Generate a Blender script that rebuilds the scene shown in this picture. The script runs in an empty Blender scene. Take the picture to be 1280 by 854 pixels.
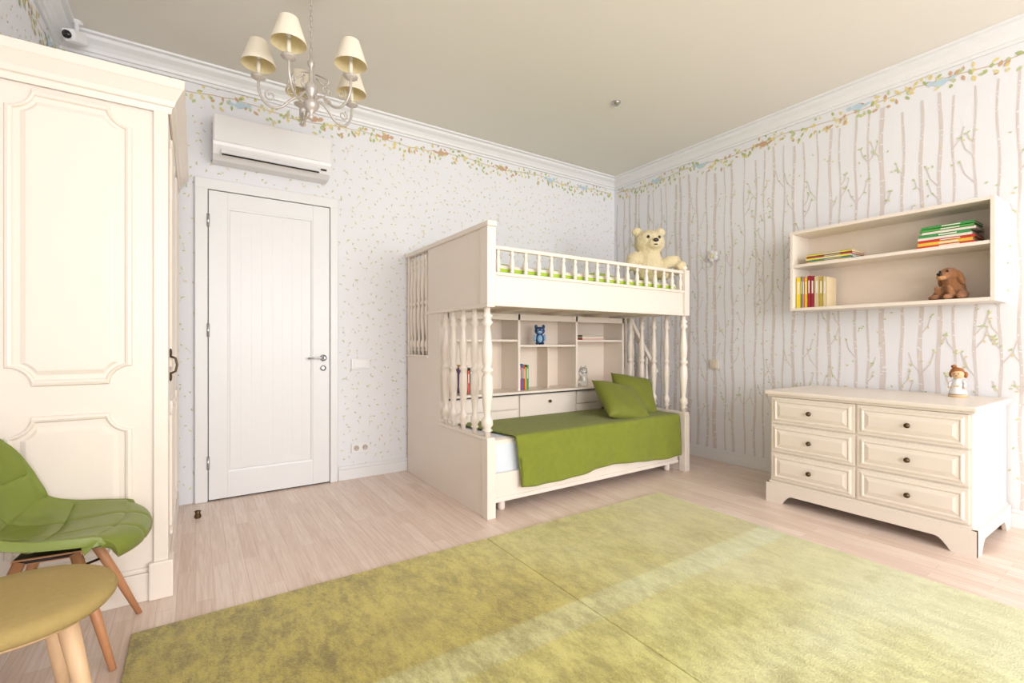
import bpy, bmesh, math, random
from mathutils import Matrix, Vector, Euler
R = random.Random(7)
pi = math.pi

# ---------------------------------------------------------------- materials
def lin(c):
    out = []
    for v in c:
        v = v / 255.0
        out.append(v / 12.92 if v <= 0.04045 else ((v + 0.055) / 1.055) ** 2.4)
    return (out[0], out[1], out[2], 1.0)

def mat(name, rgb, rough=0.5, var=0.04, scale=6.0, bump=0.0, bscale=60.0, metal=0.0, sheen=0.0, spec=0.5, stretch=None, trans=0.0):
    m = bpy.data.materials.new(name); m.use_nodes = True
    nt = m.node_tree; b = nt.nodes['Principled BSDF']
    b.inputs['Roughness'].default_value = rough
    b.inputs['Metallic'].default_value = metal
    b.inputs['Specular IOR Level'].default_value = spec
    if sheen: b.inputs['Sheen Weight'].default_value = sheen
    if trans: b.inputs['Transmission Weight'].default_value = trans
    tc = nt.nodes.new('ShaderNodeTexCoord'); mp = nt.nodes.new('ShaderNodeMapping')
    nt.links.new(tc.outputs['Object'], mp.inputs['Vector'])
    if stretch: mp.inputs['Scale'].default_value = stretch
    n = nt.nodes.new('ShaderNodeTexNoise'); n.inputs['Scale'].default_value = scale
    nt.links.new(mp.outputs['Vector'], n.inputs['Vector'])
    mx = nt.nodes.new('ShaderNodeMix'); mx.data_type = 'RGBA'
    c = lin(rgb)
    mx.inputs['A'].default_value = tuple(max(0, v * (1 - var)) for v in c[:3]) + (1,)
    mx.inputs['B'].default_value = tuple(min(1, v * (1 + var)) for v in c[:3]) + (1,)
    nt.links.new(n.outputs['Fac'], mx.inputs['Factor'])
    nt.links.new(mx.outputs['Result'], b.inputs['Base Color'])
    if bump:
        n2 = nt.nodes.new('ShaderNodeTexNoise'); n2.inputs['Scale'].default_value = bscale
        nt.links.new(tc.outputs['Object'], n2.inputs['Vector'])
        bp = nt.nodes.new('ShaderNodeBump'); bp.inputs['Strength'].default_value = bump; bp.inputs['Distance'].default_value = 0.01
        nt.links.new(n2.outputs['Fac'], bp.inputs['Height'])
        nt.links.new(bp.outputs['Normal'], b.inputs['Normal'])
    return m

cream = mat('cream_lacquer', (237, 225, 212), 0.32, 0.015)
cream_in = mat('cream_inside', (235, 219, 203), 0.5, 0.02)
white = mat('white_paint', (234, 233, 232), 0.35, 0.01)
wallm = mat('wallpaper_ground', (234, 233, 235), 0.8, 0.012, 3)
plasticw = mat('white_plastic', (237, 235, 234), 0.3, 0.01)
ceilm = mat('ceiling_paint', (234, 229, 219), 0.85, 0.01, 2)
darkm = mat('dark_gap', (35, 33, 33), 0.5)
bronze = mat('antique_bronze', (92, 74, 50), 0.35, 0.1, metal=0.8)
chrome = mat('brushed_chrome', (190, 190, 192), 0.25, 0.03, metal=1.0)
print_trunk = mat('print_trunk', (216, 206, 200), 0.8, 0.04, 20)
print_twig = mat('print_twig', (214, 205, 194), 0.8, 0.05)
print_white = mat('print_white', (236, 233, 234), 0.8, 0.01)
pl_green = mat('print_leaf_green', (192, 202, 152), 0.8, 0.08)
pl_yel = mat('print_leaf_yellow', (222, 212, 160), 0.8, 0.08)
pl_pink = mat('print_leaf_tan', (212, 198, 180), 0.8, 0.08)
bd_green = mat('border_green', (176, 188, 124), 0.8, 0.12)
bd_yel = mat('border_yellow', (226, 208, 138), 0.8, 0.12)
bd_brn = mat('border_brown', (206, 170, 136), 0.8, 0.12)
bd_blue = mat('border_bluebird', (190, 212, 222), 0.8, 0.08)
bd_twig = mat('border_twig', (206, 186, 160), 0.8, 0.08)
green_fab = mat('green_blanket_fabric', (128, 136, 42), 0.9, 0.12, 25, 0.35, 220, sheen=0.1)
green_pil = mat('green_pillow_fabric', (118, 124, 36), 0.7, 0.1, 20, 0.2, 200, sheen=0.1)
lime = mat('lime_bedding', (168, 198, 56), 0.8, 0.12, 9, 0.3, 14)
matt = mat('mattress_ticking', (224, 230, 236), 0.8, 0.02, 10, 0.3, 90)
chairg = mat('olive_leatherette', (120, 132, 54), 0.38, 0.06, 8, 0.08, 300)
stoolf = mat('mustard_felt', (172, 148, 92), 0.95, 0.08, 60, 0.3, 400)
oak = mat('light_oak', (222, 186, 146), 0.5, 0.12, 8, stretch=(12, 12, 1))
beech = mat('warm_beech', (196, 138, 96), 0.45, 0.12, 8, stretch=(12, 12, 1))
fur = mat('cream_fur', (228, 212, 172), 1.0, 0.12, 40, 0.9, 130, sheen=0.1)
dogf = mat('brown_fur', (176, 120, 78), 1.0, 0.15, 40, 0.9, 200, sheen=0.2)
dogl = mat('tan_fur', (214, 160, 110), 1.0, 0.15, 40, 0.9, 200)
blackp = mat('black_plastic', (25, 22, 22), 0.2)
shade = mat('lamp_shade_cloth', (236, 226, 206), 0.9, 0.04, 40, 0.1, 300)
shadein = mat('lamp_shade_lining', (240, 224, 178), 0.9, 0.03)
lampm = mat('antique_ivory_metal', (200, 192, 184), 0.35, 0.2, 30, metal=0.35)
pages = mat('book_pages', (236, 229, 214), 0.9, 0.05, 80)
glassy = mat('clear_glass', (235, 238, 235), 0.05, 0.01, trans=0.8)
bluet = mat('blue_plush', (52, 84, 130), 0.9, 0.15, 30)
bluel = mat('light_blue_plush', (150, 190, 220), 0.9, 0.1, 30)
skin = mat('doll_wood', (224, 186, 140), 0.5, 0.05)
hairm = mat('doll_hair', (160, 96, 48), 0.7, 0.15, 60)
BC = {}
def bcol(rgb):
    if rgb not in BC: BC[rgb] = mat('book_cover_%d_%d_%d' % rgb, rgb, 0.4, 0.06, 25)
    return BC[rgb]

# floor parquet
def floor_mat():
    m = bpy.data.materials.new('whitewashed_parquet'); m.use_nodes = True
    nt = m.node_tree; b = nt.nodes['Principled BSDF']; b.inputs['Roughness'].default_value = 0.34
    tc = nt.nodes.new('ShaderNodeTexCoord'); mp = nt.nodes.new('ShaderNodeMapping')
    mp.inputs['Rotation'].default_value = (0, 0, pi / 2)
    nt.links.new(tc.outputs['Object'], mp.inputs['Vector'])
    br = nt.nodes.new('ShaderNodeTexBrick')
    br.inputs['Scale'].default_value = 1.0; br.inputs['Brick Width'].default_value = 0.55
    br.inputs['Row Height'].default_value = 0.068; br.inputs['Mortar Size'].default_value = 0.0010
    br.inputs['Color1'].default_value = lin((242, 224, 212)); br.inputs['Color2'].default_value = lin((230, 207, 192))
    br.inputs['Mortar'].default_value = lin((214, 190, 174)); br.offset = 0.37; br.inputs['Bias'].default_value = 0.0
    nt.links.new(mp.outputs['Vector'], br.inputs['Vector'])
    mp2 = nt.nodes.new('ShaderNodeMapping'); mp2.inputs['Scale'].default_value = (40, 1.6, 1)
    nt.links.new(tc.outputs['Object'], mp2.inputs['Vector'])
    n = nt.nodes.new('ShaderNodeTexNoise'); n.inputs['Scale'].default_value = 2.0; n.inputs['Detail'].default_value = 6; n.inputs['Distortion'].default_value = 1.2
    nt.links.new(mp2.outputs['Vector'], n.inputs['Vector'])
    cr = nt.nodes.new('ShaderNodeValToRGB')
    cr.color_ramp.elements[0].position = 0.35; cr.color_ramp.elements[0].color = (0.80, 0.74, 0.69, 1)
    cr.color_ramp.elements[1].position = 0.65; cr.color_ramp.elements[1].color = (1, 1, 1, 1)
    nt.links.new(n.outputs['Fac'], cr.inputs['Fac'])
    mx = nt.nodes.new('ShaderNodeMix'); mx.data_type = 'RGBA'; mx.blend_type = 'MULTIPLY'; mx.inputs['Factor'].default_value = 0.75
    nt.links.new(br.outputs['Color'], mx.inputs['A']); nt.links.new(cr.outputs['Color'], mx.inputs['B'])
    nt.links.new(mx.outputs['Result'], b.inputs['Base Color'])
    return m

def rug_mat():
    m = bpy.data.materials.new('olive_viscose_pile'); m.use_nodes = True
    nt = m.node_tree; b = nt.nodes['Principled BSDF']
    b.inputs['Roughness'].default_value = 0.55; b.inputs['Sheen Weight'].default_value = 0.3
    N = nt.nodes.new; L = nt.links.new
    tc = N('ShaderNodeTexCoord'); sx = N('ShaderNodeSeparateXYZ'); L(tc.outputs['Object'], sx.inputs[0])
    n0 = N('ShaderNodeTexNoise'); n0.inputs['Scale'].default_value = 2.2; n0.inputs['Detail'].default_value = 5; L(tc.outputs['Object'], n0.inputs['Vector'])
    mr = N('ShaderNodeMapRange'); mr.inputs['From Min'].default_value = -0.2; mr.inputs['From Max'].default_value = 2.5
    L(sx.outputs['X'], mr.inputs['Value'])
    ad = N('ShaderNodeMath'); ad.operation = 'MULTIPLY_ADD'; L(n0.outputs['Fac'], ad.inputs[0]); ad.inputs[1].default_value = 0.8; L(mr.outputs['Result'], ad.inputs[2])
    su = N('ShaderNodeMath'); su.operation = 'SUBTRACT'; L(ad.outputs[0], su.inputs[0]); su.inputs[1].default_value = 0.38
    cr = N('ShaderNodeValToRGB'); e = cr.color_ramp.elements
    e[0].position = 0.0; e[0].color = lin((146, 130, 30)); e[1].position = 1.0; e[1].color = lin((220, 218, 176))  # olive tone, paler to the right: pile sheen is put into the colour
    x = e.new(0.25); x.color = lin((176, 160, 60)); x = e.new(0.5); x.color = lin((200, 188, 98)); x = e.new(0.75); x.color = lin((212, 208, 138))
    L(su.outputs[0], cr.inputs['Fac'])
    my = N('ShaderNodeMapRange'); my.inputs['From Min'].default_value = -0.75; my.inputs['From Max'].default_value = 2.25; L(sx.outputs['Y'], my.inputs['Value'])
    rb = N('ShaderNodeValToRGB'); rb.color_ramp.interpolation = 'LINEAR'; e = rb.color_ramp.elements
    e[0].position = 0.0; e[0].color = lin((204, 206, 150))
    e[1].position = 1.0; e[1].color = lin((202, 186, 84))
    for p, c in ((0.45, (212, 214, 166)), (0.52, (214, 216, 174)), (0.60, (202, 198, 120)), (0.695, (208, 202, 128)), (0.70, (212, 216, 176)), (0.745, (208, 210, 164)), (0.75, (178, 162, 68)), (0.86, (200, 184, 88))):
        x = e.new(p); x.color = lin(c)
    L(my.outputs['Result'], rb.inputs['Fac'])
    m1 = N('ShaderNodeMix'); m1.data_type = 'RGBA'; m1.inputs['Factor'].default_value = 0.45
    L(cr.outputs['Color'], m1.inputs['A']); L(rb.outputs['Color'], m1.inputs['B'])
    # brushed pile strokes
    n1 = N('ShaderNodeTexNoise'); n1.inputs['Scale'].default_value = 5; n1.inputs['Detail'].default_value = 15; n1.inputs['Roughness'].default_value = 0.88; n1.inputs['Distortion'].default_value = 0.1
    mp1 = N('ShaderNodeMapping'); mp1.inputs['Scale'].default_value = (2.2, 1.0, 1); L(tc.outputs['Object'], mp1.inputs['Vector'])
    L(mp1.outputs['Vector'], n1.inputs['Vector'])
    c2 = N('ShaderNodeValToRGB'); c2.color_ramp.elements[0].position = 0.43; c2.color_ramp.elements[0].color = (0.42, 0.37, 0.18, 1)
    c2.color_ramp.elements[1].position = 0.56; c2.color_ramp.elements[1].color = (1.14, 1.14, 1.14, 1)
    L(n1.outputs['Fac'], c2.inputs['Fac'])
    m2 = N('ShaderNodeMix'); m2.data_type = 'RGBA'; m2.blend_type = 'MULTIPLY'
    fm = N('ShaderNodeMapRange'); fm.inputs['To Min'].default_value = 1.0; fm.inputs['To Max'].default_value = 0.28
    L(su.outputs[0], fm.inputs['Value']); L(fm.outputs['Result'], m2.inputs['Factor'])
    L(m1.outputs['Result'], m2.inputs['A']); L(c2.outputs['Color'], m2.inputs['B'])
    # brownish patches
    n4 = N('ShaderNodeTexNoise'); n4.inputs['Scale'].default_value = 1.9; n4.inputs['Detail'].default_value = 10; n4.inputs['Roughness'].default_value = 0.75
    mp4 = N('ShaderNodeMapping'); mp4.inputs['Location'].default_value = (3.1, 1.7, 0); L(tc.outputs['Object'], mp4.inputs['Vector']); L(mp4.outputs['Vector'], n4.inputs['Vector'])
    c4 = N('ShaderNodeMapRange'); c4.inputs['From Min'].default_value = 0.55; c4.inputs['From Max'].default_value = 0.67; c4.inputs['To Max'].default_value = 0.55
    L(n4.outputs['Fac'], c4.inputs['Value'])
    m3 = N('ShaderNodeMix'); m3.data_type = 'RGBA'; m3.inputs['B'].default_value = lin((160, 140, 62))
    L(c4.outputs['Result'], m3.inputs['Factor']); L(m2.outputs['Result'], m3.inputs['A'])
    n3 = N('ShaderNodeTexNoise'); n3.inputs['Scale'].default_value = 160; n3.inputs['Detail'].default_value = 3
    L(tc.outputs['Object'], n3.inputs['Vector'])
    bp = N('ShaderNodeBump'); bp.inputs['Strength'].default_value = 0.5; bp.inputs['Distance'].default_value = 0.01
    L(n3.outputs['Fac'], bp.inputs['Height']); L(bp.outputs['Normal'], b.inputs['Normal'])
    L(m3.outputs['Result'], b.inputs['Base Color'])
    return m

# ---------------------------------------------------------------- mesh builder
class M:
    def __init__(s, name, T=None):
        s.name = name; s.bm = bmesh.new(); s.mats = []; s.T = T or Matrix()
    def mi(s, m):
        if m not in s.mats: s.mats.append(m)
        return s.mats.index(m)
    def _f(s, verts, mt, smooth):
        fs = set()
        for v in verts:
            for f in v.link_faces: fs.add(f)
        i = s.mi(mt)
        for f in fs: f.material_index = i; f.smooth = smooth
        return fs
    def V(s, co): return s.bm.verts.new(s.T @ Vector(co))
    def box(s, x0, x1, y0, y1, z0, z1, mt, bev=0.0, L=None):
        c = Matrix.Translation(((x0+x1)/2, (y0+y1)/2, (z0+z1)/2)) @ Matrix.Diagonal((abs(x1-x0), abs(y1-y0), abs(z1-z0), 1))
        if L: c = L @ c
        r = bmesh.ops.create_cube(s.bm, size=1, matrix=s.T @ c)
        s._f(r['verts'], mt, False)
        if bev:
            ed = set()
            for v in r['verts']:
                for e in v.link_edges: ed.add(e)
            bmesh.ops.bevel(s.bm, geom=list(ed), offset=bev, segments=2, affect='EDGES', profile=0.5)
    def prism(s, pts, ax, a0, a1, mt):
        def mp(a, p): return {'x': (a, p[0], p[1]), 'y': (p[0], a, p[1]), 'z': (p[0], p[1], a)}[ax]
        A = [s.V(mp(a0, p)) for p in pts]; B = [s.V(mp(a1, p)) for p in pts]
        i = s.mi(mt); n = len(pts); fs = [s.bm.faces.new(A), s.bm.faces.new(B[::-1])]
        for k in range(n): fs.append(s.bm.faces.new((A[k], A[(k+1) % n], B[(k+1) % n], B[k])))
        for f in fs: f.material_index = i
    def face(s, pts, mt):
        f = s.bm.faces.new([s.V(p) for p in pts]); f.material_index = s.mi(mt)
    def lathe(s, prof, cx, cy, cz, mt, seg=14, L=None, smooth=True):
        rings = []
        for r, z in prof:
            ring = []
            for k in range(seg):
                a = 2*pi*k/seg; p = Vector((r*math.cos(a), r*math.sin(a), z))
                if L: p = L @ p
                ring.append(s.V((p[0]+cx, p[1]+cy, p[2]+cz)))
            rings.append(ring)
        i = s.mi(mt)
        for a, b in zip(rings, rings[1:]):
            for k in range(seg):
                f = s.bm.faces.new((a[k], a[(k+1) % seg], b[(k+1) % seg], b[k])); f.material_index = i; f.smooth = smooth
        for ring in (rings[0], rings[-1]):
            if (ring[0].co - ring[seg//2].co).length > 1e-4 and not getattr(s, 'nocap', False):
                f = s.bm.faces.new(ring); f.material_index = i
    def tube(s, pts, rad, mt, seg=8):
        pts = [Vector(p) for p in pts]; n = len(pts)
        if not isinstance(rad, (list, tuple)): rad = [rad]*n
        rings = []; prev = None
        for i, p in enumerate(pts):
            t = (pts[min(i+1, n-1)] - pts[max(i-1, 0)]).normalized()
            if prev is None:
                u = t.cross(Vector((0, 0, 1)))
                if u.length < 0.05: u = t.cross(Vector((1, 0, 0)))
            else: u = prev - t * prev.dot(t)
            u.normalize(); prev = u; v = t.cross(u)
            rings.append([s.V(p + (u*math.cos(2*pi*k/seg) + v*math.sin(2*pi*k/seg))*rad[i]) for k in range(seg)])
        i = s.mi(mt)
        for a, b in zip(rings, rings[1:]):
            for k in range(seg):
                f = s.bm.faces.new((a[k], a[(k+1) % seg], b[(k+1) % seg], b[k])); f.material_index = i; f.smooth = True
        for r in (rings[0], rings[-1]):
            f = s.bm.faces.new(r); f.material_index = i
    def ell(s, c, r, mt, rot=(0, 0, 0), seg=20):
        if not isinstance(r, (list, tuple)): r = (r, r, r)
        mx = s.T @ Matrix.Translation(c) @ Euler(rot).to_matrix().to_4x4() @ Matrix.Diagonal((r[0], r[1], r[2], 1))
        q = bmesh.ops.create_uvsphere(s.bm, u_segments=seg, v_segments=max(8, seg*2//3), radius=1, matrix=mx)
        s._f(q['verts'], mt, True)
    def grid(s, fn, nu, nv, mt, smooth=True):
        g = [[s.V(fn(i/nu, j/nv)) for j in range(nv+1)] for i in range(nu+1)]
        k = s.mi(mt)
        for i in range(nu):
            for j in range(nv):
                f = s.bm.faces.new((g[i][j], g[i+1][j], g[i+1][j+1], g[i][j+1])); f.material_index = k; f.smooth = smooth
    def panel(s, mp, a0, a1, b0, b1, rings, mt, cut=0.0):
        R_ = []
        for ins, dep in rings:
            x0, x1, z0, z1 = a0+ins, a1-ins, b0+ins, b1-ins; pts = []
            if cut <= 0: pts = [(x0, z0), (x1, z0), (x1, z1), (x0, z1)]
            else:
                r = cut + ins*0.6
                th = math.asin(min(0.95, ins/r))
                for cx, cz, base in ((a0, b0, 0), (a1, b0, pi/2), (a1, b1, pi), (a0, b1, 3*pi/2)):
                    n = 6
                    for k in range(n+1):
                        a = base + (pi/2-th) + (2*th-pi/2)*k/n
                        pts.append((cx + r*math.cos(a), cz + r*math.sin(a)))
            R_.append([s.V(mp(p[0], p[1], dep)) for p in pts])
        i = s.mi(mt)
        for A, B in zip(R_, R_[1:]):
            n = len(A)
            for k in range(n):
                f = s.bm.faces.new((A[k], A[(k+1) % n], B[(k+1) % n], B[k])); f.material_index = i
        f = s.bm.faces.new(R_[-1]); f.material_index = i
    def obj(s, parent=None, recalc=True):
        if recalc: bmesh.ops.recalc_face_normals(s.bm, faces=s.bm.faces[:])
        me = bpy.data.meshes.new(s.name); s.bm.to_mesh(me); s.bm.free()
        for m in s.mats: me.materials.append(m)
        o = bpy.data.objects.new(s.name, me); bpy.context.collection.objects.link(o)
        if parent: o.parent = parent
        return o

def empty(name, loc=(0, 0, 0)):
    o = bpy.data.objects.new(name, None); o.empty_display_size = 0.1
    bpy.context.collection.objects.link(o); return o

# ---------------------------------------------------------------- room
XL, XR, YN, YB, H = -0.70, 4.064, -3.2, 3.90, 3.0
m = M('floor'); m.box(XL-.1, XR+.1, YN-.1, YB+.1, -0.1, 0, floor_mat()); m.obj()
m = M('ceiling'); m.box(XL-.1, XR+.1, YN-.1, YB+.1, H, H+.1, ceilm); m.obj()

def leaf(m, mp, a, z, ang, ln, wd, mt, e=None):
    c, s_ = math.cos(ang), math.sin(ang); pts = []
    if e is None: e = R.uniform(.0006, .0022)
    for t, w in ((0, 0), (.3, .45), (.65, .42), (1, 0), (.65, -.42), (.3, -.45)):
        x, y = t*ln, w*wd; pts.append(mp(a + c*x - s_*y, z + s_*x + c*y, e))
    m.face(pts, mt)
def strip(m, mp, pts, w, mt, e=.0003):
    for (a, b), (c, d) in zip(pts, pts[1:]):
        l = math.hypot(c-a, d-b) or 1; nx, ny = -(d-b)/l*w/2, (c-a)/l*w/2
        m.face([mp(a-nx, b-ny, e), mp(c-nx, d-ny, e), mp(c+nx, d+ny, e), mp(a+nx, b+ny, e)], mt)
def border(m, mp, a0, a1):
    a = a0; pts = []
    while a < a1:
        pts.append((a, 2.825 + .016*math.sin(a*7) + R.uniform(-.005, .005))); a += .06
    strip(m, mp, pts, .006, bd_twig)
    a = a0
    while a < a1-.04:
        z = 2.82 + .016*math.sin(a*7)
        for k in range(4):
            dz = R.uniform(-.07, .045); up = R.choice((-1, 1))
            leaf(m, mp, a+R.uniform(-.02, .02), z+dz, up*R.uniform(.3, 1.9), R.uniform(.026, .046), R.uniform(.016, .024), R.choice((bd_green, bd_green, bd_yel, bd_yel, pl_green, pl_yel, bd_brn)))
        a += R.uniform(.04, .065)
    a = a0 + .3
    while a < a1-.1:
        z = 2.81 + R.uniform(-.02, .03); c = R.choice((bd_blue, bd_blue, bd_brn))
        leaf(m, mp, a, z, R.uniform(-.2, .3), .085, .05, c, .0026); leaf(m, mp, a+.075, z+.012, .3, .04, .035, c, .0028)
        leaf(m, mp, a+.01, z, pi-.3, .06, .02, c, .0030)
        a += R.uniform(.45, .7)

# back wall: scattered sprigs, with a doorway opening
m = M('wall_back')
DX0, DX1, DZ = .05, .90, 2.19
m.box(XL-.1, DX0, YB, YB+.12, 0, H, wallm); m.box(DX1, XR+.1, YB, YB+.12, 0, H, wallm); m.box(DX0, DX1, YB, YB+.12, DZ, H, wallm)
mpb = lambda a, z, e=0: (a, YB-.0008-e, z)
z = .12
while z < 2.74:
    a = XL+.03
    while a < XR-.03:
        aa = a+R.uniform(-.030, .030); zz = z+R.uniform(-.030, .030); an = R.uniform(0, 2*pi)
        c = R.choice((pl_green, pl_yel, pl_pink, pl_green, pl_yel))
        if not (-.01 < aa < .95 and zz < 2.25):
            leaf(m, mpb, aa, zz, an, R.uniform(.014, .022), R.uniform(.008, .012), c)
            if R.random() < .5: leaf(m, mpb, aa, zz, an+R.uniform(1.2, 2.2), .013, .008, c)
            if R.random() < .15: strip(m, mpb, [(aa, zz), (aa+R.uniform(-.03, .03), zz-.03)], .003, print_twig)
        a += .066
    z += .066
border(m, mpb, XL+.02, XR-.02); m.obj(recalc=False)
# right wall: birch trunks
m = M('wall_right'); m.box(XR, XR+.1, YN-.1, YB+.1, 0, H, wallm)
mpr = lambda a, z, e=0: (XR-.0008-e, a, z)
a = -0.1; tk = 0
while a < YB-.04:
    w0 = R.choice((.034, .026, .02, .038, .015)); ph = R.uniform(0, 6); n = 30; ztop = R.uniform(2.70, 2.78)
    Lp, Rp = [], []; lean = R.uniform(-.02, .02); tk += 1; e0 = .0002*(tk % 2)
    ctr = []
    for k in range(n+1):
        t = k/n; z = .1 + (ztop-.1)*t; w = w0*(1-.35*t)*(1+.12*math.sin(k*2.1+ph))
        c = a + lean*t + .006*math.sin(k*.9+ph); ctr.append((c, z, w))
        Lp.append((c-w/2, z)); Rp.append((c+w/2, z))
    for k in range(n):
        m.face([mpr(*Lp[k], e0), mpr(*Rp[k], e0), mpr(*Rp[k+1], e0), mpr(*Lp[k+1], e0)], print_trunk)
    for k in range(50):
        c, z, w = ctr[R.randrange(1, n)]; z += R.uniform(-.03, .03); l = w*R.uniform(.3, .8); ee = R.uniform(.0006, .0010)
        sd = R.choice((-1, 1)); x0 = c + sd*w*.5 - (l if sd > 0 else 0)
        m.face([mpr(x0, z, ee), mpr(x0+l, z+R.uniform(-.002, .003), ee), mpr(x0+l, z+.008, ee), mpr(x0, z+.005, ee)], print_white)
    for k in range(R.randrange(6, 11)):
        c, z, w = ctr[R.randrange(3, n-3)]; sd = R.choice((-1, 1)); l = R.uniform(.06, .15)
        p1 = (c+sd*l*.35, z+l*.5); p2 = (c+sd*l*.5, z+l*1.1)
        strip(m, mpr, [(c, z), p1, p2], .006, print_trunk, R.uniform(.0011, .0014))
        for q in range(R.randrange(1, 4)):
            pp = R.choice((p1, p2)); leaf(m, mpr, pp[0], pp[1], R.uniform(0, 2*pi), R.uniform(.016, .026), .011, R.choice((pl_green, pl_yel, pl_green)), R.uniform(.0016, .0024))
    for k in range(10):
        leaf(m, mpr, a+R.uniform(-.08, .08), R.uniform(.3, 2.6), R.uniform(0, 6), .02, .01, R.choice((pl_green, pl_yel)), R.uniform(.0025, .003))
    a += R.uniform(.07, .115)
border(m, mpr, -1.9, YB-.02); m.obj(recalc=False)
# left wall
m = M('wall_left'); m.box(XL-.1, XL, YN-.1, YB+.1, 0, H, wallm)
mpl = lambda a, z, e=0: (XL+.0008+e, a, z)
z = 2.0
while z < 2.74:
    a = 2.0
    while a < YB-.03:
        leaf(m, mpl, a+R.uniform(-.028, .028), z+R.uniform(-.028, .028), R.uniform(0, 6), .018, .01, R.choice((pl_green, pl_yel, pl_pink))); a += .066
    z += .066
border(m, mpl, 1.0, YB-.02); m.obj(recalc=False)
# front wall (behind the viewer) with two windows
m = M('wall_front')
wins = ((-0.35, 1.5), (1.9, 3.75)); wz0, wz1 = 0.6, 2.7
m.box(XL-.1, wins[0][0], YN-.1, YN, 0, H, wallm); m.box(wins[0][1], wins[1][0], YN-.1, YN, 0, H, wallm); m.box(wins[1][1], XR+.1, YN-.1, YN, 0, H, wallm)
for a, b in wins:
    m.box(a, b, YN-.1, YN, 0, wz0, wallm); m.box(a, b, YN-.1, YN, wz1, H, wallm)
m.obj()
for i, (a, b) in enumerate(wins):
    m = M('window_%d' % (i+1)); y0, y1 = YN-.08, YN-.02
    for q in (a, (a+b)/2-.03, b-.06): m.box(q, q+.06, y0, y1, wz0, wz1, white, .004)
    for q in (wz0, wz1-.06): m.box(a+.06, b-.06, y0, y1, q, q+.06, white, .004)
    m.obj()
# cornice loop
def loop(m, prof, x0, x1, y0, y1, mt, close=True, out=False):
    rings = []
    for o, z in prof:
        rings.append([m.V(p) for p in ((x0+o, y0+o, z), (x1-o, y0+o, z), (x1-o, y1-o, z), (x0+o, y1-o, z))])
    i = m.mi(mt)
    for A, B in zip(rings, rings[1:]):
        for k in range(4):
            f = m.bm.faces.new((A[k], A[(k+1) % 4], B[(k+1) % 4], B[k])); f.material_index = i
m = M('trim_cornice')
loop(m, [(0.0, 2.885), (.014, 2.885), (.016, 2.902), (.028, 2.905), (.034, 2.922), (.05, 2.945), (.072, 2.96), (.078, 2.965), (.08, 2.985), (.105, 2.988), (.11, 2.9995)], XL+.001, XR-.001, YN+.001, YB-.001, white)
m.obj()
def bb(name, boxes):
    m = M(name)
    for (x0, x1, y0, y1) in boxes:
        m.box(x0, x1, y0, y1, 0, .085, white, .002)
        dx = .006
        if x1-x0 > y1-y0: m.box(x0, x1, y0+dx if y1 > 1 else y0, y1 if y1 > 1 else y1-dx, .085, .11, white, .003)
        else: m.box(x0+dx if x1 > 1 else x0, x1 if x1 > 1 else x1-dx, y0, y1, .085, .11, white, .003)
    m.obj()
bb('baseboard_back', [(.943, XR-.02, YB-.020, YB-.003)])
bb('baseboard_right', [(XR-.020, XR-.003, YN+.02, YB-.02)])
bb('baseboard_left', [(XL+.002, XL+.018, YN+.02, 2.5)])

# ---------------------------------------------------------------- door
m = M('door_1')
def my_(Y): return lambda a, b, d: (a, Y-d, b)
def mxn(X): return lambda a, b, d: (X-d, a, b)
def mxp(X): return lambda a, b, d: (X+d, a, b)
m.box(-.008, .068, 3.87, 3.899, 0, 2.24, white, .006); m.box(.878, .938, 3.87, 3.899, 0, 2.24, white, .006)
m.box(-.008, .938, 3.868, 3.899, 2.168, 2.243, white, .006)
m.box(.066, .880, 3.893, 3.899, 0, 2.17, darkm)
x0, x1, z0, z1 = .073, .873, .01, 2.163
px0, px1, pz0, pz1 = .186, .752, .19, 2.055
yf = 3.876
m.box(x0, px0, yf, 3.896, z0, z1, white, .002); m.box(px1, x1, yf, 3.896, z0, z1, white, .002)
m.box(px0, px1, yf, 3.896, z0, pz0, white, .002); m.box(px0, px1, yf, 3.896, pz1, z1, white, .002)
m.panel(my_(3.876), px0, px1, pz0, pz1, [(0, 0), (.012, -.003), (.016, -.01)], white)
n = 8; pw = (px1-px0-.032)/n
for k in range(n): m.box(px0+.016+k*pw, px0+.016+(k+1)*pw, 3.884, 3.896, pz0+.016, pz1-.016, white, .0008)
for hz in (.27, 1.19, 1.95): m.lathe([(.009, -.045), (.009, .045)], .07, 3.866, hz, chrome, 10)
m.lathe([(.026, 0), (.026, .008), (.012, .012), (.010, .04)], .825, 3.876, .985, chrome, 16, L=Matrix.Rotation(pi/2, 3, 'X'))
m.tube([(.825, 3.838, .985), (.80, 3.834, .985), (.76, 3.835, .985), (.71, 3.838, .983)], [.010, .009, .008, .008], chrome)
m.lathe([(.022, 0), (.022, .007), (.008, .009)], .825, 3.876, .905, chrome, 16, L=Matrix.Rotation(pi/2, 3, 'X'))
m.obj()
m = M('floor_door_stopper'); m.lathe([(.016, 0), (.02, .01), (.014, .03), (.018, .045), (.0, .05)], .010, 3.56, 0, bronze); m.obj()

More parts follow.
